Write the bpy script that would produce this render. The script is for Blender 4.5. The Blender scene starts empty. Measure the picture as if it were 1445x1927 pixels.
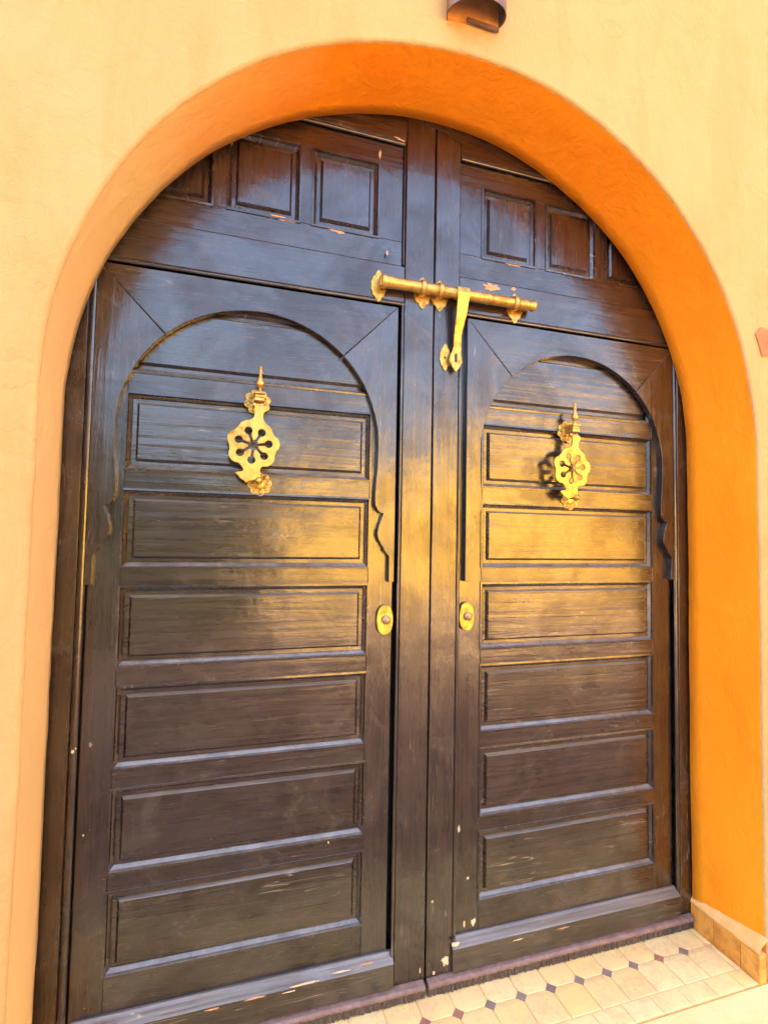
import bpy, bmesh, math, random
from mathutils import Vector, Matrix
random.seed(7)
S = bpy.context.scene
COL = S.collection

# ------------------------------------------------------------------ camera
F_PX, YAW, PITCH, ROLL = 971.52, 17.0364, 2.747, 1.0338
CAM = Vector((-0.6578, -1.6039, 1.3435))
cy, sy = math.cos(math.radians(YAW)), math.sin(math.radians(YAW))
cp, sp = math.cos(math.radians(PITCH)), math.sin(math.radians(PITCH))
cr, sr = math.cos(math.radians(ROLL)), math.sin(math.radians(ROLL))
fw = Vector((sy*cp, cy*cp, sp)); rt = Vector((cy, -sy, 0)); up = rt.cross(fw)
r2 = cr*rt + sr*up; u2 = -sr*rt + cr*up
cam_data = bpy.data.cameras.new('camera'); cam = bpy.data.objects.new('camera', cam_data); COL.objects.link(cam)
cam_data.sensor_fit = 'VERTICAL'; cam_data.sensor_height = 24.0; cam_data.lens = F_PX/1927*24.0
cam_data.clip_start = 0.02; cam_data.clip_end = 500
M = Matrix((r2, u2, -fw)).transposed().to_4x4(); M.translation = CAM
cam.matrix_world = M; S.camera = cam
S.render.resolution_x, S.render.resolution_y = 767, 1024

# ------------------------------------------------------------------ light
SUN_EL, SUN_AZ = 46.0, -24.0            # azimuth clockwise from +Y: the sun stands behind the facade, a little to the left
w = bpy.data.worlds.new('World'); S.world = w; w.use_nodes = True
nt = w.node_tree; nt.nodes.clear()
sky = nt.nodes.new('ShaderNodeTexSky'); sky.sky_type = 'NISHITA'; sky.sun_disc = False
sky.sun_elevation = math.radians(SUN_EL); sky.sun_rotation = math.radians(SUN_AZ)
sky.dust_density = 10.0; sky.air_density = 1.0; sky.ozone_density = 0.8
bg = nt.nodes.new('ShaderNodeBackground'); bg.inputs[1].default_value = 0.15
ow = nt.nodes.new('ShaderNodeOutputWorld')
nt.links.new(sky.outputs[0], bg.inputs[0]); nt.links.new(bg.outputs[0], ow.inputs[0])
sd = bpy.data.lights.new('sun', 'SUN'); sd.energy = 5.0; sd.angle = math.radians(0.5); sd.color = (1.0, 0.94, 0.84)
sun = bpy.data.objects.new('sun', sd); COL.objects.link(sun)
el, az = math.radians(SUN_EL), math.radians(SUN_AZ)
tosun = Vector((math.sin(az)*math.cos(el), math.cos(az)*math.cos(el), math.sin(el)))
sun.rotation_euler = tosun.to_track_quat('Z', 'Y').to_euler()
S.view_settings.view_transform = 'Standard'; S.view_settings.look = 'None'
S.view_settings.gamma = 1; S.view_settings.use_curve_mapping = False
S.view_settings.exposure = 3.42
S.render.engine = 'CYCLES'
S.cycles.max_bounces = 10; S.cycles.diffuse_bounces = 6; S.cycles.glossy_bounces = 4

# ------------------------------------------------------------------ node helpers
def new_mat(name):
    m = bpy.data.materials.new(name); m.use_nodes = True
    n = m.node_tree; n.nodes.clear()
    out = n.nodes.new('ShaderNodeOutputMaterial'); b = n.nodes.new('ShaderNodeBsdfPrincipled')
    n.links.new(b.outputs[0], out.inputs[0])
    return m, n, b
def coords(n, scale=(1, 1, 1), rnd=True, kind='Object', rot=(0, 0, 0)):
    tc = n.nodes.new('ShaderNodeTexCoord'); mp = n.nodes.new('ShaderNodeMapping')
    mp.inputs['Scale'].default_value = scale; mp.inputs['Rotation'].default_value = rot
    if rnd:
        oi = n.nodes.new('ShaderNodeObjectInfo'); ad = n.nodes.new('ShaderNodeVectorMath'); ad.operation = 'MULTIPLY_ADD'
        cmb = n.nodes.new('ShaderNodeCombineXYZ')
        for i in range(3): n.links.new(oi.outputs['Random'], cmb.inputs[i])
        ad.inputs[1].default_value = (37, 23, 51)
        n.links.new(cmb.outputs[0], ad.inputs[0]); n.links.new(tc.outputs[kind], ad.inputs[2])
        n.links.new(ad.outputs[0], mp.inputs[0])
    else: n.links.new(tc.outputs[kind], mp.inputs[0])
    return mp.outputs[0]
def noise(n, vec, scale, detail=4, rough=.55, dist=0):
    t = n.nodes.new('ShaderNodeTexNoise'); t.inputs['Scale'].default_value = scale
    t.inputs['Detail'].default_value = detail; t.inputs['Roughness'].default_value = rough
    t.inputs['Distortion'].default_value = dist
    n.links.new(vec, t.inputs['Vector']); return t.outputs[0]
def ramp(n, v, stops, interp='LINEAR'):
    r = n.nodes.new('ShaderNodeValToRGB'); r.color_ramp.interpolation = interp
    e = r.color_ramp.elements
    while len(e) < len(stops): e.new(0.5)
    for i, (p, c) in enumerate(stops):
        e[i].position = p; e[i].color = (c, c, c, 1) if isinstance(c, (int, float)) else (*c, 1)
    n.links.new(v, r.inputs[0]); return r.outputs[0]
def mix(n, f, a, b, mode='MIX'):
    m = n.nodes.new('ShaderNodeMix'); m.data_type = 'RGBA'; m.blend_type = mode
    for s, v in ((0, f), (6, a), (7, b)):
        if isinstance(v, (int, float)): m.inputs[s].default_value = v if s == 0 else (v, v, v, 1)
        elif isinstance(v, tuple): m.inputs[s].default_value = (*v, 1)
        else: n.links.new(v, m.inputs[s])
    return m.outputs[2]
def math_(n, op, a, b=None, c=None, clamp=False):
    m = n.nodes.new('ShaderNodeMath'); m.operation = op; m.use_clamp = clamp
    for i, v in enumerate((a, b, c)):
        if v is None: continue
        if isinstance(v, (int, float)): m.inputs[i].default_value = v
        else: n.links.new(v, m.inputs[i])
    return m.outputs[0]
def bump(n, b, h, strength, dist=.002, prev=None):
    k = n.nodes.new('ShaderNodeBump'); k.inputs['Strength'].default_value = strength; k.inputs['Distance'].default_value = dist
    n.links.new(h, k.inputs['Height'])
    if prev is not None: n.links.new(prev, k.inputs['Normal'])
    if b is not None: n.links.new(k.outputs[0], b.inputs['Normal'])
    return k.outputs[0]

def wood(name, axis, base=(.0105, .0042, .0034), light=(.021, .0095, .0075), wear=0.5, rough=(.16, .42), scuff=.6, edges=True, bmp=1.0):
    m, n, b = new_mat(name)
    sc = {'x': (1.2, 30, 30), 'z': (30, 30, 1.2), 'o': (7, 7, 7)}[axis]
    g = coords(n, sc); o = coords(n)
    fine = noise(n, g, 9, 6, .62, .3); broad = noise(n, g, 1.6, 3, .5, .6); blot = noise(n, o, 5, 4, .6)
    col = mix(n, ramp(n, broad, [(.32, 0), (.7, 1)]), base, light)
    col = mix(n, ramp(n, fine, [(.42, 0), (.68, .4)]), col, tuple(c*.5 for c in base))
    oir = n.nodes.new('ShaderNodeObjectInfo')
    col = mix(n, math_(n, 'MULTIPLY', oir.outputs['Random'], .55), col, (.019, .0105, .0075))
    # greyish rubbed patina in streaks
    dirt = math_(n, 'MULTIPLY', ramp(n, noise(n, g, 3.5, 8, .75, 1.2), [(.56, 0), (.78, 1)]), ramp(n, blot, [(.46, 0), (.66, 1)]))
    col = mix(n, math_(n, 'MULTIPLY', dirt, scuff), col, (.17, .155, .14))
    haze = math_(n, 'MULTIPLY', ramp(n, noise(n, o, 6.5, 6, .7, 1.0), [(.50, 0), (.72, 1)]), ramp(n, noise(n, coords(n, (1.6, 1, 1)), 2.3, 3), [(.42, .1), (.62, 1)]))
    col = mix(n, math_(n, 'MULTIPLY', haze, scuff*.75), col, (.062, .054, .052))
    # dusty upward faces, paled further to paint in their sky highlight
    geo = n.nodes.new('ShaderNodeNewGeometry'); sx = n.nodes.new('ShaderNodeSeparateXYZ'); n.links.new(geo.outputs['True Normal'], sx.inputs[0])
    upf = ramp(n, sx.outputs[2], [(.25, 0), (.6, 1)])
    dust_glint = math_(n, 'MULTIPLY', upf, ramp(n, noise(n, g, 3, 5, .7), [(.3, .25), (.72, .8)]))
    col = mix(n, dust_glint, col, (.23, .215, .20))
    # worn edges: where the rounded normal departs from the flat one
    if edges:
        bv = n.nodes.new('ShaderNodeBevel'); bv.samples = 3; bv.inputs['Radius'].default_value = .0011
        dt = n.nodes.new('ShaderNodeVectorMath'); dt.operation = 'DOT_PRODUCT'
        n.links.new(bv.outputs[0], dt.inputs[0]); n.links.new(geo.outputs['Normal'], dt.inputs[1])
        edge = ramp(n, dt.outputs['Value'], [(.82, 1), (.97, 0)])
        wn = ramp(n, noise(n, o, 26, 5, .72), [(.54 - .1*wear, 0), (.62 - .06*wear, 1)])
        chip = math_(n, 'MULTIPLY', edge, wn)
        col = mix(n, math_(n, 'MULTIPLY', chip, .75), col, (.30, .17, .09))
    hl = noise(n, g, 1.3, 2, .5, .15)
    hair = math_(n, 'MULTIPLY', ramp(n, hl, [(.494, 0), (.5, 1), (.506, 0)]), ramp(n, noise(n, o, 3.1, 4, .6), [(.57 - .06*wear, 0), (.62, 1)]))
    col = mix(n, math_(n, 'MULTIPLY', hair, min(1, .4+.4*wear)), col, (.34, .29, .23))
    # fine pale scratches and pinholes
    vor = n.nodes.new('ShaderNodeTexVoronoi'); vor.inputs['Scale'].default_value = 34; n.links.new(o, vor.inputs['Vector'])
    pin = math_(n, 'MULTIPLY', ramp(n, vor.outputs['Distance'], [(.035, 1), (.055, 0)]), ramp(n, blot, [(.55, 0), (.6, 1)]))
    col = mix(n, math_(n, 'MULTIPLY', pin, .6), col, (.4, .36, .3))
    n.links.new(col, b.inputs['Base Color'])
    rg = math_(n, 'ADD', ramp(n, noise(n, g, 2.2, 6, .7, .5), [(.3, rough[0]), (.72, rough[1])]), math_(n, 'MULTIPLY', dust_glint, .15))
    n.links.new(math_(n, 'ADD', rg, math_(n, 'MULTIPLY', math_(n, 'ADD', dirt, haze), .14)), b.inputs['Roughness'])
    b.inputs['IOR'].default_value = 1.5
    n.links.new(ramp(n, noise(n, coords(n, (1, 1, 1)), 4.2, 6, .65, .8), [(.38, .42), (.58, 1)]), b.inputs['Coat Weight']); b.inputs['Coat IOR'].default_value = 1.68
    n.links.new(math_(n, 'ADD', ramp(n, noise(n, g, 1.7, 7, .7, .8), [(.34, .07), (.70, .26)]), math_(n, 'MULTIPLY', haze, .2)), b.inputs['Coat Roughness'])
    p = bump(n, None, fine, .14*bmp, .0010)
    p = bump(n, None, noise(n, o, 9, 4, .6), .55*bmp, .003, p)
    p = bump(n, b, noise(n, g, .9, 4, .6, .6), .5*bmp, .003, p)
    n.links.new(p, b.inputs['Coat Normal'])
    return m
WH = wood('varnished_wood_horizontal', 'x'); WV = wood('varnished_wood_vertical', 'z')
WM = wood('varnished_wood_moulding', 'o', edges=False, scuff=.3, bmp=.25)
WW = wood('varnished_wood_weathered', 'x', wear=2.2, light=(.035, .028, .022), rough=(.3, .6), scuff=1.0)

def plaster(name, c1, c2, c3, bstr=.5, patch=0.0):
    m, n, b = new_mat(name)
    o = coords(n, rnd=False)
    a = noise(n, o, 1.3, 5, .6, .4); v = noise(n, coords(n, (2.2, 2.2, .55), rnd=False), 2.6, 6, .65, .7)
    col = mix(n, ramp(n, a, [(.3, 0), (.7, 1)]), c1, c2)
    col = mix(n, ramp(n, v, [(.5, 0), (.74, .6)]), col, c3)
    sp_ = math_(n, 'MULTIPLY', ramp(n, noise(n, o, 55, 3, .6), [(.70, 0), (.76, 1)]), ramp(n, noise(n, o, 5, 2), [(.5, 0), (.62, .55)]))
    col = mix(n, sp_, col, (.42, .2, .06))
    if patch:
        pf = ramp(n, noise(n, o, 3.1, 7, .6, .5), [(.655, 0), (.665, patch)])
        col = mix(n, pf, col, (.74, .33, .08))
    wv = n.nodes.new('ShaderNodeTexVoronoi'); wv.feature = 'DISTANCE_TO_EDGE'; wv.inputs['Scale'].default_value = 1.7
    wa = n.nodes.new('ShaderNodeVectorMath'); wa.operation = 'MULTIPLY_ADD'; wa.inputs[1].default_value = (.5, .5, .5)
    nn = n.nodes.new('ShaderNodeTexNoise'); nn.inputs['Scale'].default_value = 3.5; nn.inputs['Detail'].default_value = 6; n.links.new(o, nn.inputs['Vector'])
    n.links.new(nn.outputs[1], wa.inputs[0]); n.links.new(o, wa.inputs[2]); n.links.new(wa.outputs[0], wv.inputs['Vector'])
    crk = math_(n, 'MULTIPLY', ramp(n, wv.outputs['Distance'], [(.0015, 1), (.005, 0)]), ramp(n, noise(n, o, 1.9, 3), [(.55, 0), (.63, 1)]))
    col = mix(n, math_(n, 'MULTIPLY', crk, .16), col, tuple(q*.55 for q in c3))
    n.links.new(col, b.inputs['Base Color']); b.inputs['Roughness'].default_value = .82
    b.inputs['Specular IOR Level'].default_value = .25
    p = bump(n, None, noise(n, o, 7, 4, .55, .6), min(1, .5*bstr), .012)
    p = bump(n, None, crk, .25, -.002, p)
    p = bump(n, None, ramp(n, noise(n, coords(n, (1, 1, .8), rnd=False), 15, 4, .6, 2.5), [(.47, 0), (.53, 1)]), .30*bstr, .0016, p)
    p = bump(n, None, noise(n, coords(n, (1, 1, .6), rnd=False), 38, 5, .6, .8), .4*bstr, .003, p)
    bump(n, b, noise(n, o, 260, 3, .6), .3*bstr, .0008, p)
    return m
WALL = plaster('ochre_limewash', (.500, .312, .116), (.51, .350, .150), (.475, .258, .082), 1.4)
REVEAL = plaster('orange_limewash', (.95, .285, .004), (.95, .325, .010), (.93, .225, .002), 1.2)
# brighter light on the left jamb is painted into its colour, paler down-left
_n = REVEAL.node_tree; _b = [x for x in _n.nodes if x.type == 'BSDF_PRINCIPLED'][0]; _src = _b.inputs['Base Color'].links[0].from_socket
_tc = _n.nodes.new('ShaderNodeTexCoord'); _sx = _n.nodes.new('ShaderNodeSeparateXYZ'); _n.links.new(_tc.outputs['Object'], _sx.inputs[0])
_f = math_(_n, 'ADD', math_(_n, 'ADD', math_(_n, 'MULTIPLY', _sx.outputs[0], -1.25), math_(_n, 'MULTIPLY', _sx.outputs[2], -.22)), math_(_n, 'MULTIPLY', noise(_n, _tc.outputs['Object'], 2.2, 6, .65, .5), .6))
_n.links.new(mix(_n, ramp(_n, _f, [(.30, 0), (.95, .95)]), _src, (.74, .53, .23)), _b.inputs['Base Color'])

def brass(name, base=(.58, .40, .10), dark=(.27, .14, .025), rough=.28):
    m, n, b = new_mat(name); o = coords(n)
    t = noise(n, o, 60, 5, .65)
    geo = n.nodes.new('ShaderNodeNewGeometry')
    col = mix(n, ramp(n, t, [(.38, 0), (.66, 1)]), dark, base)
    col = mix(n, ramp(n, noise(n, o, 18, 3), [(.35, .0), (.6, .75)]), col, base)
    n.links.new(col, b.inputs['Base Color']); b.inputs['Metallic'].default_value = .8
    n.links.new(ramp(n, t, [(.3, rough+.2), (.7, rough)]), b.inputs['Roughness'])
    p = bump(n, None, noise(n, o, 170, 3, .6), .35, .0008)
    vor = n.nodes.new('ShaderNodeTexVoronoi'); vor.inputs['Scale'].default_value = 210; n.links.new(o, vor.inputs['Vector'])
    bump(n, b, vor.outputs['Distance'], .28, .0008, p)
    return m
BR = brass('hammered_brass'); BR2 = brass('worn_brass', (.68, .45, .14), (.38, .20, .045), .30)
def simple(name, c, c2=None, rough=.6, metal=0.0, scale=20, bs=.3):
    m, n, b = new_mat(name); o = coords(n)
    t = noise(n, o, scale, 5, .6)
    n.links.new(mix(n, ramp(n, t, [(.35, 0), (.68, 1)]), c, c2 or tuple(x*.6 for x in c)), b.inputs['Base Color'])
    b.inputs['Roughness'].default_value = rough; b.inputs['Metallic'].default_value = metal
    bump(n, b, noise(n, o, scale*5, 4, .6), bs, .001)
    return m
DARK = simple('dark_gap_shade', (.012, .008, .006), rough=.7)
BARE = simple('bare_wood', (.50, .26, .12), (.60, .38, .20), .7)
BAREW = simple('pale_bare_wood', (.66, .56, .40), (.60, .45, .28), .7)
MAUVE = simple('dusty_mauve_paint', (.16, .095, .085), (.24, .17, .15), .5, scale=45)
BRISTLE = simple('dark_bristles', (.11, .085, .08), (.05, .04, .038), .6, scale=120)
STEEL = simple('worn_nickel', (.46, .34, .19), (.36, .24, .12), .4, .7, 80, .1)
BLACK = simple('dark_hole', (.01, .006, .004), rough=.9)
COPPER = simple('rusty_sheet_metal', (.19, .105, .07), (.11, .06, .045), .5, .2, 30)
COPPER_LIT = simple('rusty_sheet_metal_lit', (.78, .36, .09), (.58, .25, .06), .5, .1, 30)  # orange bounce light inside the lamp is put into this colour
CERAM = None
def tile_mat(name, c1, c2, c3, rough):
    m, n, b = new_mat(name); o = coords(n)
    oi = n.nodes.new('ShaderNodeObjectInfo')
    col = mix(n, oi.outputs['Random'], c1, c2)
    col = mix(n, ramp(n, noise(n, o, 22, 6, .65, .5), [(.47, 0), (.68, .8)]), col, c3)
    col = mix(n, math_(n, 'MULTIPLY', ramp(n, noise(n, coords(n, rnd=False), 7, 6, .7, .6), [(.5, 0), (.66, .55)]), ramp(n, noise(n, o, 60, 5, .7), [(.45, .3), (.6, 1)])), col, tuple(q*.72 for q in c3))
    col = mix(n, ramp(n, noise(n, o, 110, 3, .6), [(.66, 0), (.70, .5)]), col, (.33, .18, .08))
    n.links.new(col, b.inputs['Base Color'])
    n.links.new(ramp(n, noise(n, o, 14, 4), [(.3, rough-.1), (.7, rough+.15)]), b.inputs['Roughness'])
    bump(n, b, noise(n, o, 30, 5, .6), .5, .0025)
    return m
TILE = tile_mat('cream_glazed_tile', (.84, .58, .20), (.86, .68, .33), (.84, .52, .27), .42)
DOTR = tile_mat('red_clay_inset', (.42, .17, .11), (.36, .17, .12), (.28, .13, .1), .55)
DOTD = tile_mat('slate_clay_inset', (.24, .165, .14), (.30, .21, .17), (.18, .125, .105), .55)
BASE = tile_mat('terracotta_skirting', (.74, .31, .045), (.78, .37, .07), (.46, .16, .025), .5)
GROUT = simple('sandy_grout', (.78, .50, .22), (.66, .40, .17), .9, scale=60)
CEMENT = plaster('smooth_cement', (.80, .60, .26), (.82, .65, .32), (.74, .50, .2), .5)

# ------------------------------------------------------------------ mesh helpers
def link(name, me, mat, parent=None, smooth=False):
    o = bpy.data.objects.new(name, me); COL.objects.link(o)
    if mat: me.materials.append(mat)
    if smooth:
        for p in me.polygons: p.use_smooth = True
    if parent: o.parent = parent
    return o
def bm_obj(name, bm, mat, parent=None, smooth=False):
    bmesh.ops.recalc_face_normals(bm, faces=bm.faces)
    me = bpy.data.meshes.new(name); bm.to_mesh(me); bm.free()
    return link(name, me, mat, parent, smooth)
def empty(name, loc=(0, 0, 0)):
    o = bpy.data.objects.new(name, None); COL.objects.link(o); o.location = loc; return o
def tag(o, label=None, cat=None, group=None, kind=None):
    if label: o['label'] = label
    if cat: o['category'] = cat
    if group: o['group'] = group
    if kind: o['kind'] = kind
    return o
def add_box(bm, x0, x1, y0, y1, z0, z1, bev=0.0):
    vs = [bm.verts.new((x, y, z)) for x in (x0, x1) for y in (y0, y1) for z in (z0, z1)]
    fs = [bm.faces.new([vs[i] for i in f]) for f in ((0, 1, 3, 2), (4, 6, 7, 5), (0, 4, 5, 1), (2, 3, 7, 6), (0, 2, 6, 4), (1, 5, 7, 3))]
    if bev:
        es = list({e for f in fs for e in f.edges})
        bmesh.ops.bevel(bm, geom=es, offset=bev, segments=1, profile=.5, affect='EDGES')
def box(name, x0, x1, y0, y1, z0, z1, mat, parent=None, bev=.0015):
    bm = bmesh.new(); add_box(bm, x0, x1, y0, y1, z0, z1, bev); return bm_obj(name, bm, mat, parent)
def poly(name, pts, y0, y1, mat, parent=None, bev=.0):
    """prism from an (x,z) outline; y0 front (towards the street), y1 back"""
    bm = bmesh.new()
    a = [bm.verts.new((x, y0, z)) for x, z in pts]; b = [bm.verts.new((x, y1, z)) for x, z in pts]
    f = bm.faces.new(a); bm.faces.new(b[::-1])
    for i in range(len(pts)):
        j = (i+1) % len(pts); bm.faces.new((a[i], b[i], b[j], a[j]))
    bmesh.ops.recalc_face_normals(bm, faces=bm.faces)
    if bev: bmesh.ops.bevel(bm, geom=list(f.edges), offset=bev, segments=1, affect='EDGES')
    bmesh.ops.triangulate(bm, faces=[g for g in bm.faces if len(g.verts) > 4])
    return bm_obj(name, bm, mat, parent)
def loops_obj(name, loops, mat, parent=None, close=True, cap=False, smooth=False):
    bm = bmesh.new(); V = [[bm.verts.new(p) for p in l] for l in loops]
    n = len(loops[0])
    for a, b in zip(V, V[1:]):
        for i in range(n if close else n-1):
            j = (i+1) % n; bm.faces.new((a[i], a[j], b[j], b[i]))
    if cap:
        bm.faces.new(V[-1])
        if cap == 2: bm.faces.new(V[0][::-1])
    return bm_obj(name, bm, mat, parent, smooth)
def lathe(name, prof, centre, axis, mat, parent=None, n=20, sx=1.0, sz=1.0):
    """prof = (radius, distance along axis)"""
    loops = []
    for r, d in prof:
        l = []
        for k in range(n):
            a = 2*math.pi*k/n; u, v = r*math.cos(a), r*math.sin(a)
            if axis == 'z': p = (u, v, d)
            elif axis == 'y': p = (u*sx, -d, v*sz)
            else: p = (d, u, v)
            l.append(tuple(c+q for c, q in zip(centre, p)))
        loops.append(l)
    o = loops_obj(name, loops, mat, parent, cap=2, smooth=True)
    return o
def plate(name, outlines, y, th, mat, parent=None, bev=.0008, cuts=None):
    """flat metal plate with holes, from (x,z) outlines; y = its middle"""
    cu = bpy.data.curves.new(name, 'CURVE'); cu.dimensions = '2D'; cu.fill_mode = 'BOTH'
    cu.extrude = th/2; cu.bevel_depth = bev; cu.bevel_resolution = 1
    for pts in outlines:
        s = cu.splines.new('POLY'); s.points.add(len(pts)-1); s.use_cyclic_u = True
        for i, (x, z) in enumerate(pts): s.points[i].co = (x, z, 0, 1)
    o = bpy.data.objects.new(name, cu); COL.objects.link(o)
    dg = bpy.context.evaluated_depsgraph_get(); dg.update()
    me = bpy.data.meshes.new_from_object(o.evaluated_get(dg)); bpy.data.objects.remove(o)
    me.transform(Matrix.Translation((0, y, 0)) @ Matrix.Rotation(math.pi/2, 4, 'X'))
    me.materials.clear()
    return link(name, me, mat, parent)
K = (1.6039-.02)/1.6039
def T(x, y=-.02):  k = (1.6039+y)/1.6039; return CAM.x + (x-CAM.x)*k
def TZ(z, y=-.02): k = (1.6039+y)/1.6039; return CAM.z + (z-CAM.z)*k
def at(u, v, Y):
    d = r2*((u-722.5)/F_PX) + u2*(-(v-963.5)/F_PX) + fw
    t = (Y-CAM.y)/d.y; p = CAM+d*t; return p.x, p.z

# ------------------------------------------------------------------ facade wall with arched recess
FLOOR = -.1
def contour(cx, cz, R, base, Y, rnd=0.0, n=110, legl=None, legr=None, seed=0, crown=0.0, dip=0.0):
    """arch outline from left foot over the crown to the right foot"""
    pts = []; m = 40
    for i in range(m): pts.append((cx-R + (0 if legl is None else legl*(1-i/m)), base+(cz-base)*i/m))
    for i in range(n+1):
        a = math.pi - math.pi*i/n; q = R + crown*max(0, math.sin(a))**3 - dip*math.exp(-((math.degrees(a)-12)/9)**2); pts.append((cx+q*math.cos(a), cz+q*math.sin(a)))
    for i in range(m-1, -1, -1): pts.append((cx+R + (0 if legr is None else legr*(1-i/m)), base+(cz-base)*i/m))
    from mathutils import noise as mn
    out = []
    for k, (x, z) in enumerate(pts):
        j = rnd*mn.noise(Vector((x*3.1+seed, z*3.1, Y*5))) + rnd*.4*mn.noise(Vector((x*14+seed, z*14, 3))) + rnd*.25*mn.noise(Vector((x*55+seed, z*55, 3)))
        d = Vector((x-cx, max(0, z-cz))) if z > cz else Vector((x-cx, 0))
        d.normalize(); out.append((x+d.x*j, Y, z+d.y*j))
    return out
BASEZ = FLOOR-.12
back = contour(-.009, 1.677, 1.0745, BASEZ, -.024, .004, seed=2, crown=.006, legl=-.006, legr=.004)
back2 = [(-.009+(x+.009)*1.12, -.0238, 1.2+(z-1.2)*1.10 if z > 1.2 else z) for x, _, z in back]
mid1 = contour(.003, 1.673, 1.079, BASEZ, -.11, .005, seed=5, crown=.008)
mid2 = contour(.011, 1.670, 1.084, BASEZ, -.20, .005, seed=9, crown=.011)
front0 = contour(.018, 1.667, 1.088, BASEZ, -.270, .005, seed=11, crown=.017, dip=.006)
def lerp(a, b, t): return [tuple(p+(q-p)*t for p, q in zip(u, v)) for u, v in zip(a, b)]
front = contour(.018, 1.667, 1.088+.010, BASEZ, -.28, .005, seed=11, crown=.017, dip=.006)
fil = []
for t in (.0, .25, .5, .75, 1.0):
    a = t*math.pi/2
    fil.append([(f0[0]+(f1[0]-f0[0])*(1-math.cos(a)), -.270-.010*math.sin(a), f0[2]+(f1[2]-f0[2])*(1-math.cos(a))) for f0, f1 in zip(front0, front)])
wall = tag(empty('facade_wall', (0, -.28, 0)), 'pale ochre plastered facade wall around the arched doorway', 'wall')
wall.location = (0, 0, 0)
# front sheet: contour -> expanding loops -> rectangle
def expand(t):
    out = []
    for i, (x, y, z) in enumerate(fil[-1]):
        cx, cz = .018, 1.667
        dx, dz = x-cx, z-cz
        if z <= cz+1e-6:
            X = cx + (9.0 if dx > 0 else -9.0); Z = z
        else:
            d = Vector((dx, dz)).normalized()
            s = min(9.0/max(abs(d.x), 1e-6), (6.2-cz)/max(abs(d.y), 1e-6)); X, Z = cx+d.x*s, cz+d.y*s
        px, pz = x+(X-x)*t, z+(Z-z)*t
        yy = -.28 + .004*math.sin(px*2.3+pz*1.7)*min(1, t*20)
        out.append((px, yy, pz))
    return out
sheet = [fil[-1]] + [expand(t) for t in (.01, .03, .06, .1, .2, .45, 1.0)]
wf = loops_obj('plaster_face', sheet, WALL, wall, close=False, smooth=True)
# fill the two top corners of the rectangle left by radial spreading is unnecessary: add a cap strip behind
box('masonry_sun_block', -9, 9, .14, .5, BASEZ, 6.2, WALL, wall, 0)  # solid slab added behind the doors so no sunlight leaks through the gaps
bm = bmesh.new()
add_box(bm, -9, 9, -.278, .14, 5.8, 6.2)
add_box(bm, -9, -8.5, -.27, .14, BASEZ, 5.8); add_box(bm, 8.5, 9, -.27, .14, BASEZ, 5.8)
bm_obj('masonry_sun_block', bm, WALL, wall)
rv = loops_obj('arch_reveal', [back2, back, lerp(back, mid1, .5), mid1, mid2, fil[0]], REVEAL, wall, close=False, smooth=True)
loops_obj('arch_edge', fil, WALL, wall, close=False, smooth=True)

# skirting tiles at the foot of each jamb, with the plaster lip above
LIPM = simple('pale_orange_plaster', (.82, .42, .12), (.85, .52, .2), .85, scale=30)
for sgn, xx in ((1, 1.0655), (-1, -1.057)):
    ys = [-.018, -.045, -.1145, -.2150, -.286] if sgn > 0 else [-.018, -.11, -.2, -.284]
    for a, b in zip(ys, ys[1:]):
        box('skirting_tile', min(xx, xx+sgn*.03), max(xx, xx+sgn*.03), b+.001, a-.001, FLOOR-.01, -.012+random.uniform(-.004, .003), BASE, wall, .0025)
    lip = []
    for y in [-.02-.265*i/14 for i in range(15)]:
        j = random.uniform(-.004, .004)
        lip.append([(xx+sgn*.03, y, -.014), (xx-sgn*.001, y, -.013+j*.5), (xx+sgn*.001, y, -.006+j), (xx+sgn*.012, y, .012+j), (xx+sgn*.04, y, .03)])
    loops_obj('plaster_lip', lip, LIPM, wall, close=False, smooth=True)

PATCH = simple('salmon_undercoat', (.62, .20, .075), rough=.85)
o_ = poly('bare_patch', [at(u, v, -.284) for u, v in ((1421, 628), (1430, 616), (1452, 622), (1456, 668), (1433, 670), (1428, 650))], -.2855, -.276, PATCH, wall)
# ------------------------------------------------------------------ floor, ledge and street
floor = tag(empty('threshold_floor'), kind='structure')
box('mortar_bed', -1.10, 1.10, -.283, .10, FLOOR-.06, FLOOR-.0035, GROUT, floor, 0)
P = .1087; DX = -.044; DY = -.11
def octagon(cx, cy, hw, c, z=FLOOR):
    return [(cx-hw+c, cy-hw), (cx+hw-c, cy-hw), (cx+hw, cy-hw+c), (cx+hw, cy+hw-c), (cx+hw-c, cy+hw), (cx-hw+c, cy+hw), (cx-hw, cy+hw-c), (cx-hw, cy-hw+c)]
def clip_y(pts, lo):
    out = []
    for (x0, y0), (x1, y1) in zip(pts, pts[1:]+pts[:1]):
        if y0 >= lo: out.append((x0, y0))
        if (y0 >= lo) != (y1 >= lo):
            t = (lo-y0)/(y1-y0); out.append((x0+(x1-x0)*t, lo))
    return out
def clip_x(pts, lim, sgn):
    q = [(y*0+(-sgn*x), y) for x, y in pts]
    q = [(y, x) for x, y in q]; q = clip_y(q, -lim); return [(-sgn*b, a) for a, b in q]
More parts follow.
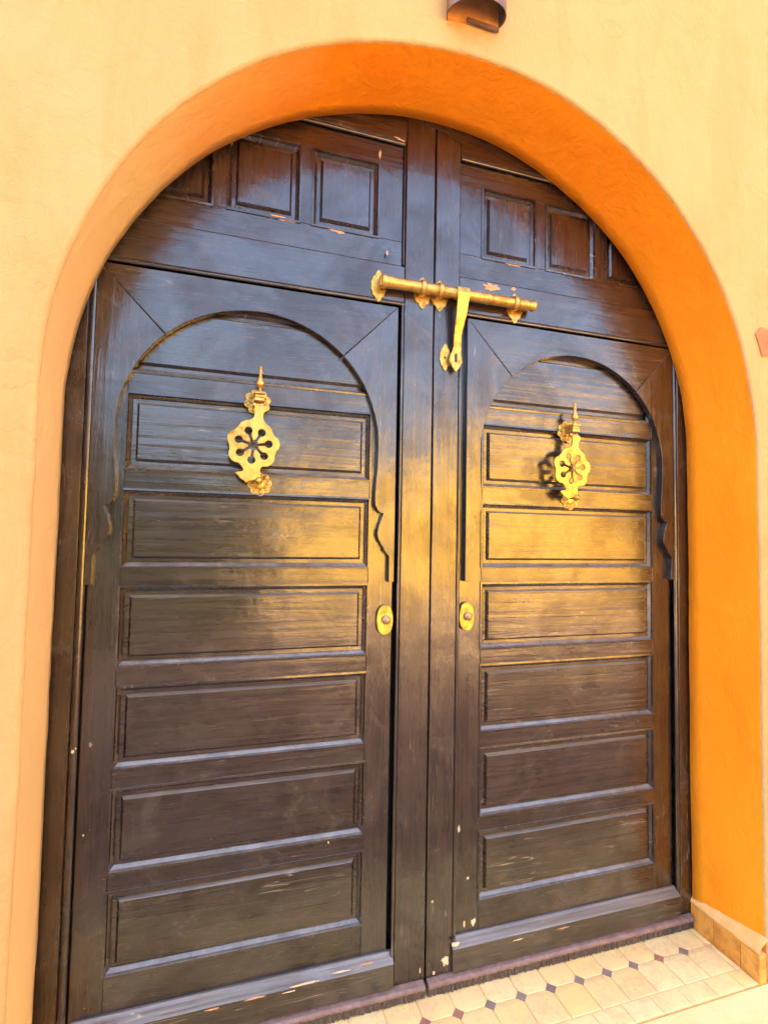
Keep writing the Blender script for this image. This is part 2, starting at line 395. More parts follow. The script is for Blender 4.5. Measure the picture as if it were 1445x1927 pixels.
def floor_tile(name, pts, mat, dome=.0012, zoff=0):
    pts = clip_y(pts, -.281); 
    if len(pts) < 3: return
    pts = clip_x(pts, 1.062, 1)
    if len(pts) < 3: return
    pts = clip_x(pts, 1.056, -1)
    if len(pts) < 3: return
    cx = sum(p[0] for p in pts)/len(pts); cyy = sum(p[1] for p in pts)/len(pts)
    if max(p[0] for p in pts)-min(p[0] for p in pts) < .01: return
    z = FLOOR+zoff; tl = (random.uniform(-.006, .006), random.uniform(-.006, .006))
    hz = lambda x, y: (x-cx)*tl[0]+(y-cyy)*tl[1]
    def ring(k, dz): return [(cx+(x-cx)*k, cyy+(y-cyy)*k, z+dz+hz(x, y)) for x, y in pts]
    o = loops_obj(name, [ring(1, -.006), ring(1, -.0016), ring(.955, 0), ring(.6, dome)], mat, floor, cap=1, smooth=False)
    return o
for r in range(3):
    for i in range(-10, 12):
        cx = DX + P*(i+.5); cyy = -.11+P*.5-P*r
        hw = P/2-.0011; c = .0155 if r < 2 else .0155
        pts = octagon(cx, cyy, hw, c) if r == 0 else octagon(cx, cyy, hw, c)
        if r >= 1:      # the outer rows have plain square corners on the street side
            pts = [p for p in octagon(cx, cyy, hw, c)]
            x0, x1, y0, y1 = cx-hw, cx+hw, cyy-hw, cyy+hw
            if r == 1: pts = [(x0+.001, y0), (x1-.001, y0), (x1, y1-c), (x1-c, y1), (x0+c, y1), (x0, y1-c)]
            else: pts = [(x0, y0), (x1, y0), (x1, y1), (x0, y1)]
            if r == 2: pts = [(x-P*.37, y) for x, y in pts]
        floor_tile('octagon_tile' if r < 2 else 'square_tile', pts, TILE, .0016 if r < 2 else .0006)
reds = {1: DOTR, 0: DOTR, 7: DOTR, 5: DOTR}
for i in range(-9, 10):
    for row, yy in ((0, DY), (1, DY+P)):
        cx = DX+P*i; c = .0205
        mt = DOTR if (row == 1 or i in (0, 1, 8)) else DOTD
        floor_tile('inset_tile', [(cx-c, yy), (cx, yy-c), (cx+c, yy), (cx, yy+c)][::1], mt, .0, .0004)
tag(box('doorstep_ledge', -9, 9, -.62, -.283, FLOOR-.14, FLOOR-.003, CEMENT, None, .006), kind='structure')
PAVE = plaster('street_paving', (.24, .17, .135), (.28, .20, .16), (.20, .14, .11), .6)
bm = bmesh.new(); vs = [bm.verts.new(p) for p in ((-60, -60, -.22), (60, -60, -.22), (60, .5, -.22), (-60, .5, -.22))]; bm.faces.new(vs)
tag(bm_obj('street', bm, PAVE), kind='structure')

# ------------------------------------------------------------------ door joinery
PROF_M = [(-.0035, .0), (-.0035, -.0035), (.0022, -.0040), (.0036, -.0005), (.0048, .0045), (.0128, .0125), (.0138, .0160)]
PROF_F = [(.0135, .0145), (.0245, .0148), (.0250, .0125), (.0312, .0050), (.0318, .0042)]
def rect_loops(x0, x1, z0, z1, prof, y):
    return [[(x0+d, y+h, z0+d), (x1-d, y+h, z0+d), (x1-d, y+h, z1-d), (x0+d, y+h, z1-d)] for d, h in prof]
def panel(parent, x0, x1, z0, z1, y=0.0, mat=WH, s=1.0):
    cx, cz = (x0+x1)/2, (z0+z1)/2
    pf = [(d*s, h) for d, h in PROF_F]; pm = [(d*s, h) for d, h in PROF_M]
    p = loops_obj('panel', rect_loops(x0-cx, x1-cx, z0-cz, z1-cz, pf, 0), mat, parent, cap=1)
    p.location = (cx, y, cz)
    m = loops_obj('moulding', rect_loops(x0-cx, x1-cx, z0-cz, z1-cz, pm, 0), WM, p)
    return p
def bead(name, x0, x1, z0, z1, y, r, mat, parent):
    """half-round strip filling the rectangle, proud by r"""
    vert = (z1-z0) > (x1-x0); loops = []
    for k in range(9):
        a = math.pi*k/8; c, s = -math.cos(a), math.sin(a)
        if vert: xx = (x0+x1)/2+c*(x1-x0)/2; loops.append([(xx, y-r*s, z0), (xx, y-r*s, z1)])
        else: zz = (z0+z1)/2+c*(z1-z0)/2; loops.append([(x0, y-r*s, zz), (x1, y-r*s, zz)])
    return loops_obj(name, loops, mat, parent, close=False, smooth=True)
ZP = [1.7416, 1.5223, 1.4646, 1.2447, 1.19, .9681, .9132, .6899, .635, .4135, .3614, .1401]
FR = -.02
TOPZ = 2.90
def chip(parent, pts, mat, y):
    poly('bare_patch', pts, y-.0009, y+.001, mat, parent)
def blob(u, v, w_, h_, Y, seed, n=19, ang=0):
    rr = random.Random(seed); out = []; w_, h_ = w_*.9, h_*.9
    cx, cz = at(u, v, Y)
    x1, _ = at(u+w_, v, Y); _, z1 = at(u, v+h_, Y); rx, rz = abs(x1-cx), abs(z1-cz)
    for k in range(n):
        a = 2*math.pi*k/n; q = rr.uniform(.5, 1.12); out.append((cx+rx*q*math.cos(a), cz+rz*q*math.sin(a)+ang*rx*math.cos(a)))
    return out

def make_leaf(side):
    L = side < 0
    g = empty('gate_leaf'); wd = empty('wicket_door')
    # ---- outer frame of the leaf, at Y = FR
    if L:
        o0, o1 = -1.13, T(-1.043); b0, b1 = T(-1.043)+.001, T(-1.022)
        g0, g1 = T(-.1175), T(-.1075); s0, s1 = T(-.1065), T(-.0008)-.0018
        w0, w1 = T(-1.022)+.002, T(-.1275)      # wicket board limits
    else:
        o0, o1 = T(1.0465), 1.13; b0, b1 = T(1.026), T(1.0455)
        g0, g1 = T(.0945), T(.1065); s0, s1 = T(.0002)+.0022, T(.093)
        w0, w1 = T(.1120), T(1.0225)
    box('stile', o0, o1, FR+.002, .04, -.09, TOPZ, WV, g, .002)
    box('stile', s0, s1, FR, .04, -.052, TOPZ, WV, g, .0022)
    zt0, zt1 = TZ(2.129), TZ(2.252)
    tx0, tx1 = (o1+.0005, s0-.0012) if L else (s1+.0012, o0-.0005)
    box('transom_rail', tx0, tx1, FR+.001, .04, zt0, zt1, WH, g, .002)
    bead('bead', b0, b1, -.05, zt0-.001, FR+.006, .007, WV, g)
    bead('bead', g0, g1, -.05, zt0-.001, FR+.004, .005, WV, g)
    bead('bead', min(b0, g0), max(b1, g1), TZ(2.117), zt0-.001, FR+.004, .005, WH, g)
    box('gap_shade_backing', -1.12 if L else .002, -.0125 if L else 1.12, .042, .06, -.09, TOPZ, DARK, g, 0)  # dark sheet added behind the boards so the gaps read black
    # ---- upper section with small panels
    UY = -.010
    ux0, ux1 = (-1.10, T(-.1165)) if L else (T(.0965), 1.10)
    uz0, uz1 = TZ(2.257), TZ(2.685)
    pz0, pz1 = 2.334, 2.586
    xs = [(-.944, -.726), (-.6835, -.4635), (-.4225, -.2045)] if L else [(.1785, .3925), (.4405, .655), (.703, .917)]
    box('bottom_rail', ux0, ux1, UY, .03, uz0, TZ(pz0, UY)-.0, WH, g, .0012)
    box('top_rail', ux0, ux1, UY, .03, TZ(pz1, UY), uz1-.012, WH, g, .0012)
    bead('bead', ux0, ux1, uz1-.014, uz1, FR+.003, .006, WH, g)
    if L: bead('bead', ux1+.0005, s0-.004, uz0, uz1, FR+.004, .005, WV, g)
    cuts = [ux0]+[c for p in xs for c in p]+[ux1]
    for i in range(0, len(cuts), 2):
        box('muntin', T(cuts[i], UY) if i else cuts[i], T(cuts[i+1], UY) if i < len(cuts)-2 else cuts[i+1], UY, .03, TZ(pz0, UY)+.0004, TZ(pz1, UY)-.0004, WV, g, .0012)
    for a, b in xs:
        panel(g, T(a, UY), T(b, UY), TZ(pz0, UY), TZ(pz1, UY), UY, WV)
    hx0, hx1 = (-1.12, s0-.001) if L else (s1+.001, 1.12)
    box('head_rail', hx0, hx1, FR+.001, .04, uz1+.002, TOPZ, WH, g, .002)
    # ---- wicket door boards, at Y = 0
    px0, px1 = (-.9344, -.2166) if L else (.1858, .9156)
    box('stile', w0, px0, 0, .035, -.05, 2.11, WV, wd, .0012)
    box('stile', px1, w1, 0, .035, -.05, 2.11, WV, wd, .0012)
    ptop = [(1.803, 2.02)]
    rails = [(ZP[0], 1.803), (ZP[2], ZP[1]), (ZP[4], ZP[3]), (ZP[6], ZP[5]), (ZP[8], ZP[7]), (ZP[10], ZP[9]), (-.05, ZP[11]), (2.02, 2.11)]
    for i, (a, b) in enumerate(rails):
        j = random.uniform(-.0008, .0008)
        box('rail', px0+.0004, px1-.0004, j, .033, a+.0002, b-.0002, WH, wd, .0011)
    panel(wd, px0, px1, 1.803, 2.02)
    for i in range(6): panel(wd, px0, px1, ZP[2*i+1], ZP[2*i])
    # ---- carved horseshoe spandrel, three mitred boards
    C0 = -.5765 if L else .573; kx = 1.0 if L else 1.022
    prof = [(.446, 1.197), (.430, 1.197), (.4295, 1.275), (.4275, 1.282), (.412, 1.300), (.410, 1.308), (.404, 1.316), (.392, 1.335), (.3885, 1.352), (.3905, 1.368), (.397, 1.390), (.4080, 1.419), (.3975, 1.4205), (.387, 1.431), (.3800, 1.445), (.3785, 1.470), (.3805, 1.51), (.3850, 1.56)]
    arc = [(.387*math.cos(a), 1.640+.387*math.sin(a)) for a in [math.radians(x) for x in (0, 5, 10, 15, 20, 25, 30, 35, 40, 43.5)]]
    out = .4475
    mit = (.387*math.cos(math.radians(46.5)), 1.640+.387*math.sin(math.radians(46.5)))
    tp = 2.1085
    def sd_(s):
        p = prof+arc+[(mit[0], mit[1])]+[(out, tp), (out, 1.197)]
        p = p[1:]
        return [(T(C0+s*u*(kx if u < .43 else 1.0)), TZ(z)) for u, z in p]
    for s in (-1, 1):
        poly('spandrel_board', sd_(s), FR-.0015, .0, WV, wd, .0012)
    n = 26; top = [(out-.001, tp)] + [(.387*math.cos(a), 1.640+.387*math.sin(a)) for a in [math.radians(47+(180-94)*i/n) for i in range(n+1)]] + [(-out+.001, tp)]
    poly('spandrel_board', [(T(C0+u*kx if abs(u) < .43 else C0+u), TZ(z)) for u, z in top], FR-.001, .0, WH, wd, .0012)
    # ---- plinth with sloping top
    q0, q1 = (T(-1.013, -.032), T(-.1075, -.032)) if L else (T(.096, -.032), T(1.038, -.032))
    pr = [(.002, .046), (-.006, .046), (-.012, .040), (-.030, .030), (-.034, .026), (-.034, .012), (-.032, .009), (-.032, -.045), (.002, -.048)]
    lo = []
    for k in range(13):
        x = q0+(q1-q0)*k/12
        lo.append([(x, y + (random.uniform(-.0006, .0006) if 0 < k < 12 else 0), z) for y, z in pr])
    loops_obj('plinth', lo, WW, wd, close=True, cap=2)
    # ---- draught strip on the bottom
    d0, d1 = (-1.085, -.016) if L else (-.004, 1.062)
    ds = empty('draught_strip'); ds.parent = g
    sl = []
    for k in range(17):
        x = d0+(d1-d0)*k/16; j = random.uniform(-.0008, .0008)
        sl.append([(x, -.020, -.052+j), (x, -.038, -.056+j), (x, -.044, -.061+j), (x, -.044, -.066+j), (x, -.036, -.069+j), (x, -.036, -.076), (x, -.020, -.076)])
    loops_obj('holder', sl, MAUVE, ds, close=True, cap=2)
    bm = bmesh.new(); x = d0
    rr = random.Random(3 if L else 4)
    while x < d1-.002:
        wdt = rr.uniform(.0018, .004); zz = -.0985+rr.uniform(-.001, .004); yo = rr.uniform(-.002, .002)
        add_box(bm, x, x+wdt, -.036+yo, -.026+yo, zz, -.074); x += wdt+rr.uniform(.0, .0006)
    tag(bm_obj('bristles', bm, BRISTLE, ds), kind='stuff')
    return g, wd
gl, wl = make_leaf(-1)
gr, wr = make_leaf(1)
tag(gl, 'outer frame of the left dark gate leaf, around the door nearer the camera', 'gate', 'leaves of the arched gate')
tag(gr, 'outer frame of the right dark brown gate leaf, carrying the long brass bolt', 'gate', 'leaves of the arched gate')
tag(wl, 'left dark wooden panelled door with horseshoe arch, nearer and larger in the photo', 'door', 'panelled doors set in the gate')
tag(wr, 'right dark wooden panelled door with yellow light reflected on its upper panels', 'door', 'panelled doors set in the gate')
# wooden fillet under the crown of the arch
poly('fillet_strip', [at(760, 205, -.022), at(826, 246, -.022), at(872, 271, -.022), at(888, 258, -.022), at(860, 225, -.022)], -.0235, -.0205, WH, gr)

# bare wood where the paint has flaked
for (u, v, a, b, mt, par, y, sdd, ang) in [
    (528, 411, 33, 5, BARE, gl, -.0105, 1, -.02), (495, 378, 7, 5, BARE, gl, -.0046, 2, 0), (455, 397, 9, 3, BARE, gl, -.0105, 3, 0),
    (633, 434, 20, 5, BARE, gl, -.0105, 4, -.02), (715, 292, 2.5, 11, BARE, gl, -.0105, 5, 0), (392, 385, 6, 3, BARE, gl, -.0105, 7, 0),
    (965, 498, 22, 4, BARE, gr, -.0105, 8, -.03), (925, 541, 22, 9, BARE, gr, -.0195, 9, 0), (966, 544, 6, 4, BARE, gr, -.0195, 10, 0),
    (837, 1808, 8, 11, BAREW, gr, -.0205, 11, 0), (857, 1777, 9, 6, BAREW, wr, -.0345, 12, 0), (890, 1735, 6, 9, BAREW, wr, -.0002, 13, 0),
    (873, 1739, 2.5, 8, BAREW, wr, -.0002, 14, 0), (863, 1560, 2.5, 9, BAREW, wr, -.0002, 15, .6), (790, 1826, 1.5, 6, BAREW, gl, -.0205, 16, 0),
    (880, 1652, 3, 3, BAREW, wr, -.0002, 18, 0), (813, 1697, 3, 3, BARE, gr, -.0205, 19, 0),
    (137, 1415, 3.5, 4, BAREW, gl, -.0215, 20, 0), (143, 1409, 2, 2.5, BAREW, gl, -.0215, 21, 0), (171, 1401, 3.5, 6, simple('grey_scuff', (.3, .27, .25)), wl, -.0002, 22, 0),
    (157, 1572, 2.2, 3, BAREW, wl, -.0002, 23, 0), (387, 1161, 6, 1.5, BAREW, wl, .0052, 24, -.4), (728, 476, 2, 6, BARE, gl, -.0205, 25, 0),
    (752, 262, 12, 2, BARE, gl, -.0245, 27, -.2), (618, 1585, 2, 4, BAREW, wl, -.0002, 28, 0),
    (816, 1831, 3, 4, BAREW, gr, -.0440, 29, 0), (575, 1851, 34, 2.2, BAREW, wl, -.0345, 41, 0), (640, 1829, 24, 1.8, BAREW, wl, -.0345, 42, 0), (480, 1878, 26, 2.0, BARE, wl, -.0345, 43, 0), (545, 1866, 14, 1.6, BAREW, wl, -.0345, 44, 0), (400, 1899, 18, 1.8, BARE, wl, -.0345, 45, 0), (690, 1813, 16, 1.5, BARE, wl, -.0345, 46, 0), (975, 1768, 12, 1.2, BAREW, wr, -.0345, 47, 0), (1060, 1746, 15, 1.0, BARE, wr, -.0345, 48, 0), ]:
    chip(par, blob(u, v, a, b, y, sdd, ang=ang), mt, y)

# ------------------------------------------------------------------ brass
def rosette(par, cx, cz, R, y, rot=0, mat=BR):
    ros = empty('rosette'); ros.parent = par
    n = 8
    for k in range(n):
        a = rot+2*math.pi*k/n; d = R*.66; r = R*.345
        lathe('petal', [(r, 0), (r, .0022), (r*.86, .0036), (r*.62, .0024), (r*.5, .0026), (r*.34, .0042), (.0001, .0050)], (cx+d*math.cos(a), y, cz+d*math.sin(a)), 'y', mat, ros, 14)
    lathe('boss', [(R*.45, 0), (R*.45, .003), (R*.3, .005), (.0001, .0055)], (cx, y, cz), 'y', mat, ros, 16)
def knocker(par, cx, cz, name_label=None, tilt=0):
    """cx,cz: centre of the pierced disc; everything hangs on the rail behind"""
    k = empty('door_knocker'); k.parent = par
    if name_label: k['label'] = name_label
    def ros(x, z, R, rot):
        r_ = []
        bm = bmesh.new()
        for i in range(8):
            a = rot+2*math.pi*i/8; d = R*.68; r = R*.335; c = (x+d*math.cos(a), z+d*math.sin(a))
            prev = None
            for rr_, h in [(r, 0), (r, .0022), (r*.88, .0038), (r*.66, .0022), (r*.5, .0024), (r*.36, .0044), (r*.02, .0052)]:
                ring = [bm.verts.new((c[0]+rr_*math.cos(t*math.pi/7), -.001-h, c[1]+rr_*math.sin(t*math.pi/7))) for t in range(14)]
                if prev:
                    for q in range(14): bm.faces.new((prev[q], prev[(q+1) % 14], ring[(q+1) % 14], ring[q]))
                prev = ring
            bm.faces.new(prev)
        prev = None
        for rr_, h in [(R*.5, 0), (R*.5, .0026), (R*.3, .0048), (R*.02, .0052)]:
            ring = [bm.verts.new((x+rr_*math.cos(t*math.pi/8), -.001-h, z+rr_*math.sin(t*math.pi/8))) for t in range(16)]
            if prev:
                for q in range(16): bm.faces.new((prev[q], prev[(q+1) % 16], ring[(q+1) % 16], ring[q]))
            prev = ring
        bm.faces.new(prev)
        return bm_obj('rosette', bm, BR, k, True)
    tx, tz = cx+.0135, cz+.139
    ros(tx-.003, tz+.001, .0400, .25)
    ros(cx+.024, cz-.110, .0365, .1)
    # stepped bracket standing out from the rail
    bm = bmesh.new()
    add_box(bm, tx-.0135, tx+.0135, -.052, -.004, tz+.004, tz+.013, .0015)
    add_box(bm, tx-.0155, tx+.0155, -.057, -.004, tz+.0135, tz+.020, .0015)
    add_box(bm, tx-.0145, tx+.0145, -.054, -.004, tz-.007, tz+.0035, .0015)
    bm_obj('bracket', bm, BR2, k)
    lathe('finial', [(.0075, 0), (.0075, .004), (.0045, .006), (.0050, .014), (.0105, .018), (.0135, .025), (.0135, .031), (.0105, .034), (.0105, .036), (.0060, .045), (.0038, .055), (.0070, .058), (.0070, .060), (.0045, .062), (.0060, .067), (.0030, .071), (.0058, .074), (.0040, .079), (.0004, .081)],
          (tx+.0015, -.043, tz+.020), 'z', BR2, k, 18)
    # hinge barrel
    lathe('hinge_barrel', [(.0065, -.016), (.0080, -.014), (.0080, -.006), (.0060, -.0055), (.0060, .0055), (.0080, .006), (.0080, .014), (.0065, .016)], (tx-.003, -.040, tz-.017), 'x', BR2, k, 14)
    # pierced pendant plate
    H = [math.radians(110-51.43*i) for i in range(7)]
    s_ = .000255
    def pol(th):
        best = .0675
        for a in H:
            d, r = .0500, .0262
            u = th-a; q = r*r-(d*math.sin(u))**2
            if q > 0 and math.cos(u) > 0: best = max(best, d*math.cos(u)+math.sqrt(q))
        return best
    out = []
    for i in range(0, 60):
        th = math.radians(46-i*2.0); 
        if th < math.radians(-66): break
        out.append((pol(th)*math.cos(th), pol(th)*math.sin(th)))
    px = lambda l: [((x-585)*s_, (1190-y)*s_) for x, y in l]
    out += px([(668, 1450), (668, 1500), (672, 1555), (655, 1590), (610, 1585), (570, 1600), (545, 1604), (520, 1625), (495, 1602), (452, 1578), (432, 1548), (398, 1518), (440, 1508), (472, 1502), (490, 1480), (476, 1458), (452, 1425)])
    for i in range(0, 60):
        th = math.radians(-122-i*2.0)
        if th < math.radians(-229): break
        out.append((pol(th)*math.cos(th), pol(th)*math.sin(th)))
    out += px([(440, 940), (490, 910), (545, 898), (575, 880), (590, 850), (592, 800), (590, 740), (602, 722), (690, 722), (722, 745), (712, 785), (690, 805), (682, 850), (690, 895), (720, 935), (762, 965)])
    hole = []
    for i, a in enumerate(H[::-1]):
        d = (math.cos(a), math.sin(a)); nrm = (-d[1], d[0])
        for t, sgn in ((.016, -1), (.034, -1)): hole.append((d[0]*t-nrm[0]*.0044*-sgn*1, d[1]*t-nrm[1]*.0044*-sgn*1))
        for q in range(11):
            aa = math.radians(-160+32*q)+a; hole.append((d[0]*.0445+.0126*math.cos(aa), d[1]*.0445+.0126*math.sin(aa)))
        for t in (.034, .016): hole.append((d[0]*t+nrm[0]*.0044, d[1]*t+nrm[1]*.0044))
    sh = lambda l: [(cx+x, cz+z) for x, z in l]
    plate('pendant', [sh(out), sh(hole)], -.046, .0035, BR, k, .0011)
    lathe('striker', [(.004, 0), (.004, .028), (.0095, .032), (.0118, .040), (.0095, .048), (.003, .052)], (cx+.019, -.006, cz-.1035), 'y', BR, k, 16)
    return k
kL = T(-.586, -.0), TZ(1.607, -.0)
knocker(wl, T(-.586+.0, -.005), TZ(1.607, -.005), 'brass knocker on the left door, seen almost square on')
knocker(wr, T(.521, -.005), TZ(1.600, -.005), 'brass knocker on the right door, seen from the side')

def lock(par, cx, cz, lab):
    l = empty('lock'); l.parent = par; l['label'] = lab
    o = [( .0255*math.copysign(abs(math.cos(a))**.85, math.cos(a)), .0455*math.copysign(abs(math.sin(a))**.9, math.sin(a))) for a in [2*math.pi*i/36 for i in range(36)]]
    plate('lock_plate', [[(cx+x, cz+z) for x, z in o]], -.006, .010, BR, l, .002)
    lathe('cylinder', [(.0145, 0), (.0145, .010), (.013, .0125), (.0085, .0125), (.0085, .016), (.0075, .017), (.0001, .017)], (cx+.003, -.010, cz+.001), 'y', STEEL, l, 24)
    box('keyhole', cx+.0008, cx+.0062, -.0276, -.0266, cz+.0022, cz+.0038, BLACK, l, 0)
lock(wl, T(-.157, -.01), TZ(1.0755, -.01), 'oval brass lock plate on the left door')
lock(wr, T(.1325, -.01), TZ(1.079, -.01), 'oval brass lock plate with tarnished upper half on the right door')

# long bolt across both leaves
bt = tag(empty('sliding_bolt', (T(.1, -.05), -.05, TZ(2.19, -.05))), 'long brass bolt lying across both gate leaves with a hasp hanging from it', 'bolt')
BO = Vector(bt.location)
def rel(o):
    o.parent = bt; o.matrix_parent_inverse = Matrix.Translation(-BO); return o
BY = -.050; bz = TZ(2.190, BY)
bx0, bx1 = T(-.190, BY), T(.397, BY)
Lb = bx1-bx0
rel(lathe('bolt_bar', [(.0001, 0), (.0215, 0), (.0215, .012), (.0180, .020), (.0205, .024), (.0205, .028), (.0182, .030), (.0205, .034), (.0185, .042), (.0178, .060), (.0178, Lb*.50), (.0195, Lb*.505), (.0195, Lb*.52), (.0178, Lb*.525), (.0178, Lb*.66), (.0192, Lb*.665), (.0192, Lb*.675), (.0176, Lb*.68), (.0176, Lb-.05), (.0196, Lb-.045), (.0196, Lb-.038), (.0170, Lb-.033), (.0170, Lb-.02), (.0190, Lb-.017), (.0190, Lb-.007), (.0120, Lb-.002), (.0001, Lb)], (bx0, BY, bz), 'x', BR2, None, 24))
def leafplate(cx, cz, hw, hh):
    o = []
    pts = [(0, 1), (.28, .86), (.42, .68), (.72, .58), (.80, .40), (1, .22), (.92, 0)]
    full = pts + [(x, -z) for x, z in pts[::-1][1:]]
    full = full + [(-x, z) for x, z in full[::-1][1:-1]]
    return [(cx+x*hw, cz+z*hh) for x, z in full]
def keeper(x, y0, hw=.030, hh=.054, full=True):
    kp = empty('keeper'); rel(kp)
    cx, cz = T(x, -.024), TZ(2.171, -.024)
    p = plate('back_plate', [leafplate(cx, cz, hw, hh)], y0-.002, .003, BR, None, .0008); p.parent = kp
    xx = T(x, -.05)
    # loop round the bar
    lo = []
    for k in range(13):
        a = math.radians(-20+220*k/12); c, s = math.cos(a), math.sin(a)
    loops = []
    prof = [(.0190, -.0085), (.0240, -.0085), (.0255, 0), (.0240, .0085), (.0190, .0085)]
    for r, d in prof + [prof[0]]:
        loops.append([(xx+d, BY+r*math.sin(2*math.pi*t/20), bz+r*math.cos(2*math.pi*t/20)) for t in range(20)])
    o = loops_obj('loop', loops, BR2, kp, smooth=True)
    bm = bmesh.new(); add_box(bm, xx-.007, xx+.007, BY+.012, y0, bz-.020, bz-.010, .001); add_box(bm, xx-.007, xx+.007, BY+.012, y0, bz+.010, bz+.018, .001)
    bm_obj('stem', bm, BR2, kp)
    for s in (-1, 1):
        lathe('screw', [(.0032, 0), (.0032, .001), (.0018, .0026), (.0002, .003)], (cx, y0-.0035, cz+s*hh*.80), 'y', STEEL if s > 0 else BR2, kp, 10)
keeper(-.0435, FR); keeper(.0195, FR); keeper(.3105, FR)
# end plate
ep = empty('end_plate'); rel(ep)
cx, cz = T(-.203, -.024), TZ(2.171, -.024)
p = plate('back_plate', [leafplate(cx+.004, cz, .0255, .053)], FR-.002, .003, BR, None, .0008); p.parent = ep
lathe('screw', [(.0032, 0), (.0032, .001), (.0018, .0026), (.0002, .003)], (cx, FR-.0035, cz-.044), 'y', BR2, ep, 10)
box('socket', T(-.197, -.04), bx0+.004, -.056, -.022, bz-.019, bz+.019, BR2, ep, .004)
# hasp
hx, hz_t = T(.109, -.07), bz+.018
hb = T(.0865, -.05), TZ(1.918, -.05)
st = [(0.0, hx, bz+.014, .0225, -.072), (.05, hx, bz-.004, .0225, -.0755), (.12, hx-.001, bz-.03, .0200, -.071), (.3, hx-.004, bz-.085, .0165, -.062), (.5, hx-.010, bz-.14, .0125, -.050), (.65, hb[0]+.004, bz-.175, .0125, -.044), (.8, hb[0]+.001, hb[1]+.062, .0165, -.042)]
loops = []
for _, x, z, hw, y in st: loops.append([(x-hw, y, z), (x+hw, y, z), (x+hw, y+.004, z), (x-hw, y+.004, z)])
rel(loops_obj('hasp_strap', loops, BR, None, cap=2))
ex, ez = hb
out = [(ex-.0165, ez+.063), (ex-.0205, ez+.050), (ex-.0235, ez+.036), (ex-.018, ez+.028), (ex-.010, ez+.012), (ex, ez), (ex+.010, ez+.012), (ex+.018, ez+.026), (ex+.0225, ez+.034), (ex+.0195, ez+.050), (ex+.0165, ez+.063)]
sl = [(ex-.0055+.0*0, ez+.034), (ex-.0055, ez+.058), (ex-.002, ez+.062), (ex+.003, ez+.062), (ex+.0055, ez+.058), (ex+.0055, ez+.034), (ex+.002, ez+.031), (ex-.003, ez+.031)]
rel(plate('hasp_eye', [out, sl], -.040, .0035, BR, None, .0008))
# collar where the strap hangs on the bar
rel(lathe('strap_collar', [(.0185, -.020), (.0218, -.019), (.0218, .019), (.0185, .020)], (hx, BY, bz), 'x', BR, None, 20))
stp = plate('staple_plate', [leafplate(T(.0425, -.024), TZ(1.961, -.024), .0195, .0465)], FR-.002, .003, BR, None, .0008); rel(stp)
rel(lathe('screw', [(.0035, 0), (.0035, .002), (.0002, .0028)], (T(.0415, -.024), FR-.0035, TZ(1.959, -.024)), 'y', BLACK, None, 10))

# ------------------------------------------------------------------ wall lamp over the arch (open half-round metal shade)
lamp = tag(empty('wall_lamp', (0, -.28, 2.86)), 'rusty half-round metal wall lamp fixed above the arch, cut by the top edge', 'lamp')
def lrel(o): o.parent = lamp; o.matrix_parent_inverse = Matrix.Translation(-Vector(lamp.location)); return o
def shade(r_off):
    loops = []
    for z in (0, .02, .10, .22, .34):
        l = []
        for k in range(25):
            a = math.radians(154+(386-154)*k/24)
            R = .092+r_off; x = R*math.cos(a)-.007; y = -.3085+R*math.sin(a)*(.62)
            l.append((x, y, 2.857+z+.15*(x+.006)*1.0))
        loops.append(l)
    return loops
lrel(loops_obj('shade', shade(0), COPPER, None, close=False, smooth=True))
lrel(loops_obj('shade_lining', shade(-.003), COPPER, None, close=False, smooth=True))
bm = bmesh.new()
ring_o = shade(0)[0]; ring_i = shade(-.003)[0]
vo = [bm.verts.new(p) for p in ring_o]; vi = [bm.verts.new(p) for p in ring_i]
for i in range(24): bm.faces.new((vo[i], vo[i+1], vi[i+1], vi[i]))
lrel(bm_obj('rim', bm, COPPER))
lrel(poly('back_plate', [(-.092, 2.846), (.074, 2.871), (.074, 3.2), (-.092, 3.2)], -.290, -.281, COPPER_LIT))
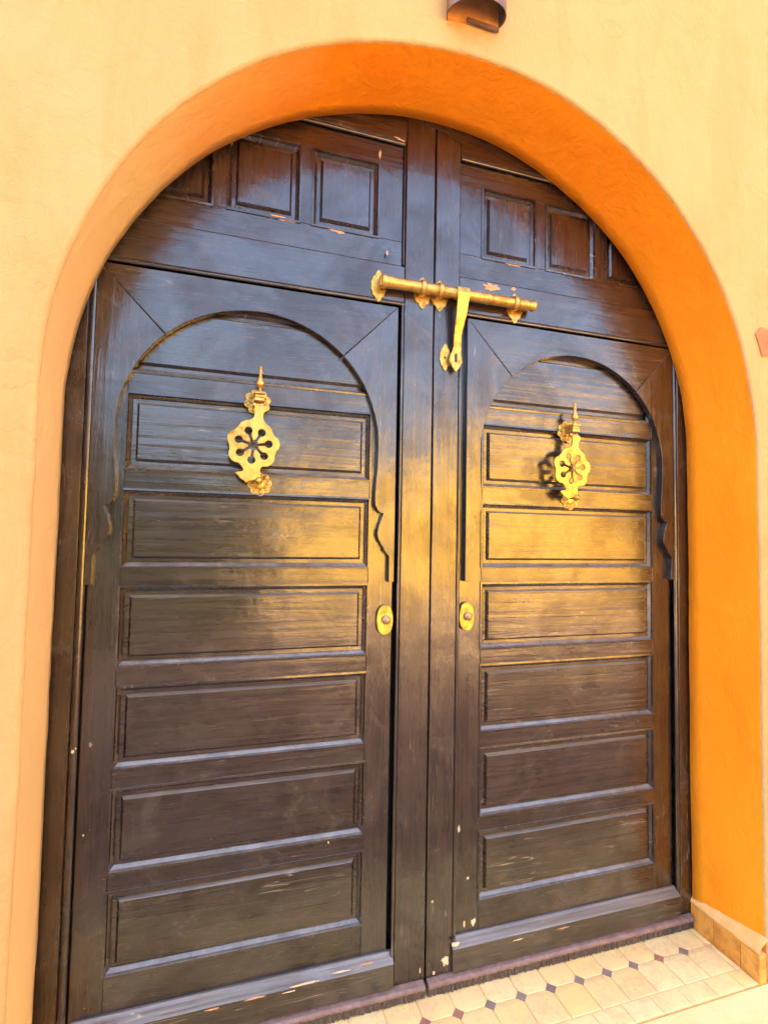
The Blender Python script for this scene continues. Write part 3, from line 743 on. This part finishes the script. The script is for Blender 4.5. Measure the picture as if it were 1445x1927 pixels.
lrel(box('lip', -.03, .074, -.296, -.288, 2.852, 2.864, COPPER, None, .001))

# ------------------------------------------------------------------ what stands opposite (seen in the varnish, lights the wall)
OPP = plaster('bright_ochre_wash', (.54, .31, .038), (.59, .35, .05), (.48, .26, .025), .6)
ob = tag(empty('courtyard_wall'), 'long low ochre courtyard wall opposite the doorway, behind the camera', 'wall')
box('wall_face', .6, 4.6, -10.0, -9.6, -.22, 2.85, OPP, ob, .01); box('coping', .55, 4.6, -10.05, -9.55, 2.853, 2.93, CEMENT, ob, .01)
hb_ = tag(empty('ochre_house'), 'taller flat-roofed ochre house in the corner of the courtyard, behind the camera', 'house')
box('wall_face', 4.61, 9, -10.2, -9.4, -.22, 4.05, OPP, hb_, .01); box('parapet', 4.58, 9.02, -10.22, -9.37, 4.053, 4.15, CEMENT, hb_, .01)
sb = tag(empty('bounce_side_wall'), 'unseen ochre wall added right of the doorway to bounce light, running from the facade', 'wall')  # out of view, added to bounce sunlight onto the left jamb
box('wall_face', 8.0, 8.4, -9.36, -.9, -.22, 3.9, OPP, sb, .01); box('coping', 7.95, 8.45, -9.36, -.9, 3.903, 3.98, CEMENT, sb, .01)  # face and coping of the added, unseen bounce wall
LEAF = simple('hedge_leaf', (.05, .085, .02), (.03, .05, .012), .5, scale=3)
rr = random.Random(5); vs = []; fs = []
for i in range(5000):
    x = rr.uniform(-3.3, -.1); y = -6.2+rr.uniform(-.7, .7); z = -.2+abs(rr.uniform(0, 1))*(2.7+.5*math.sin(x*1.7)+.3*math.sin(x*4.1))
    c = Vector((x, y, z)); a = Vector((rr.gauss(0, 1), rr.gauss(0, 1), rr.gauss(0, 1))).normalized(); b = a.orthogonal().normalized()
    s = rr.uniform(.06, .13); k = len(vs)
    vs += [c-a*s, c+b*s*.5, c+a*s, c-b*s*.5]; fs.append((k, k+1, k+2, k+3))
me = bpy.data.meshes.new('hedge'); me.from_pydata([tuple(v) for v in vs], [], fs)
hd = link('hedge', me, LEAF); tag(hd, 'dense green hedge across the courtyard, behind the camera to the left', 'hedge')
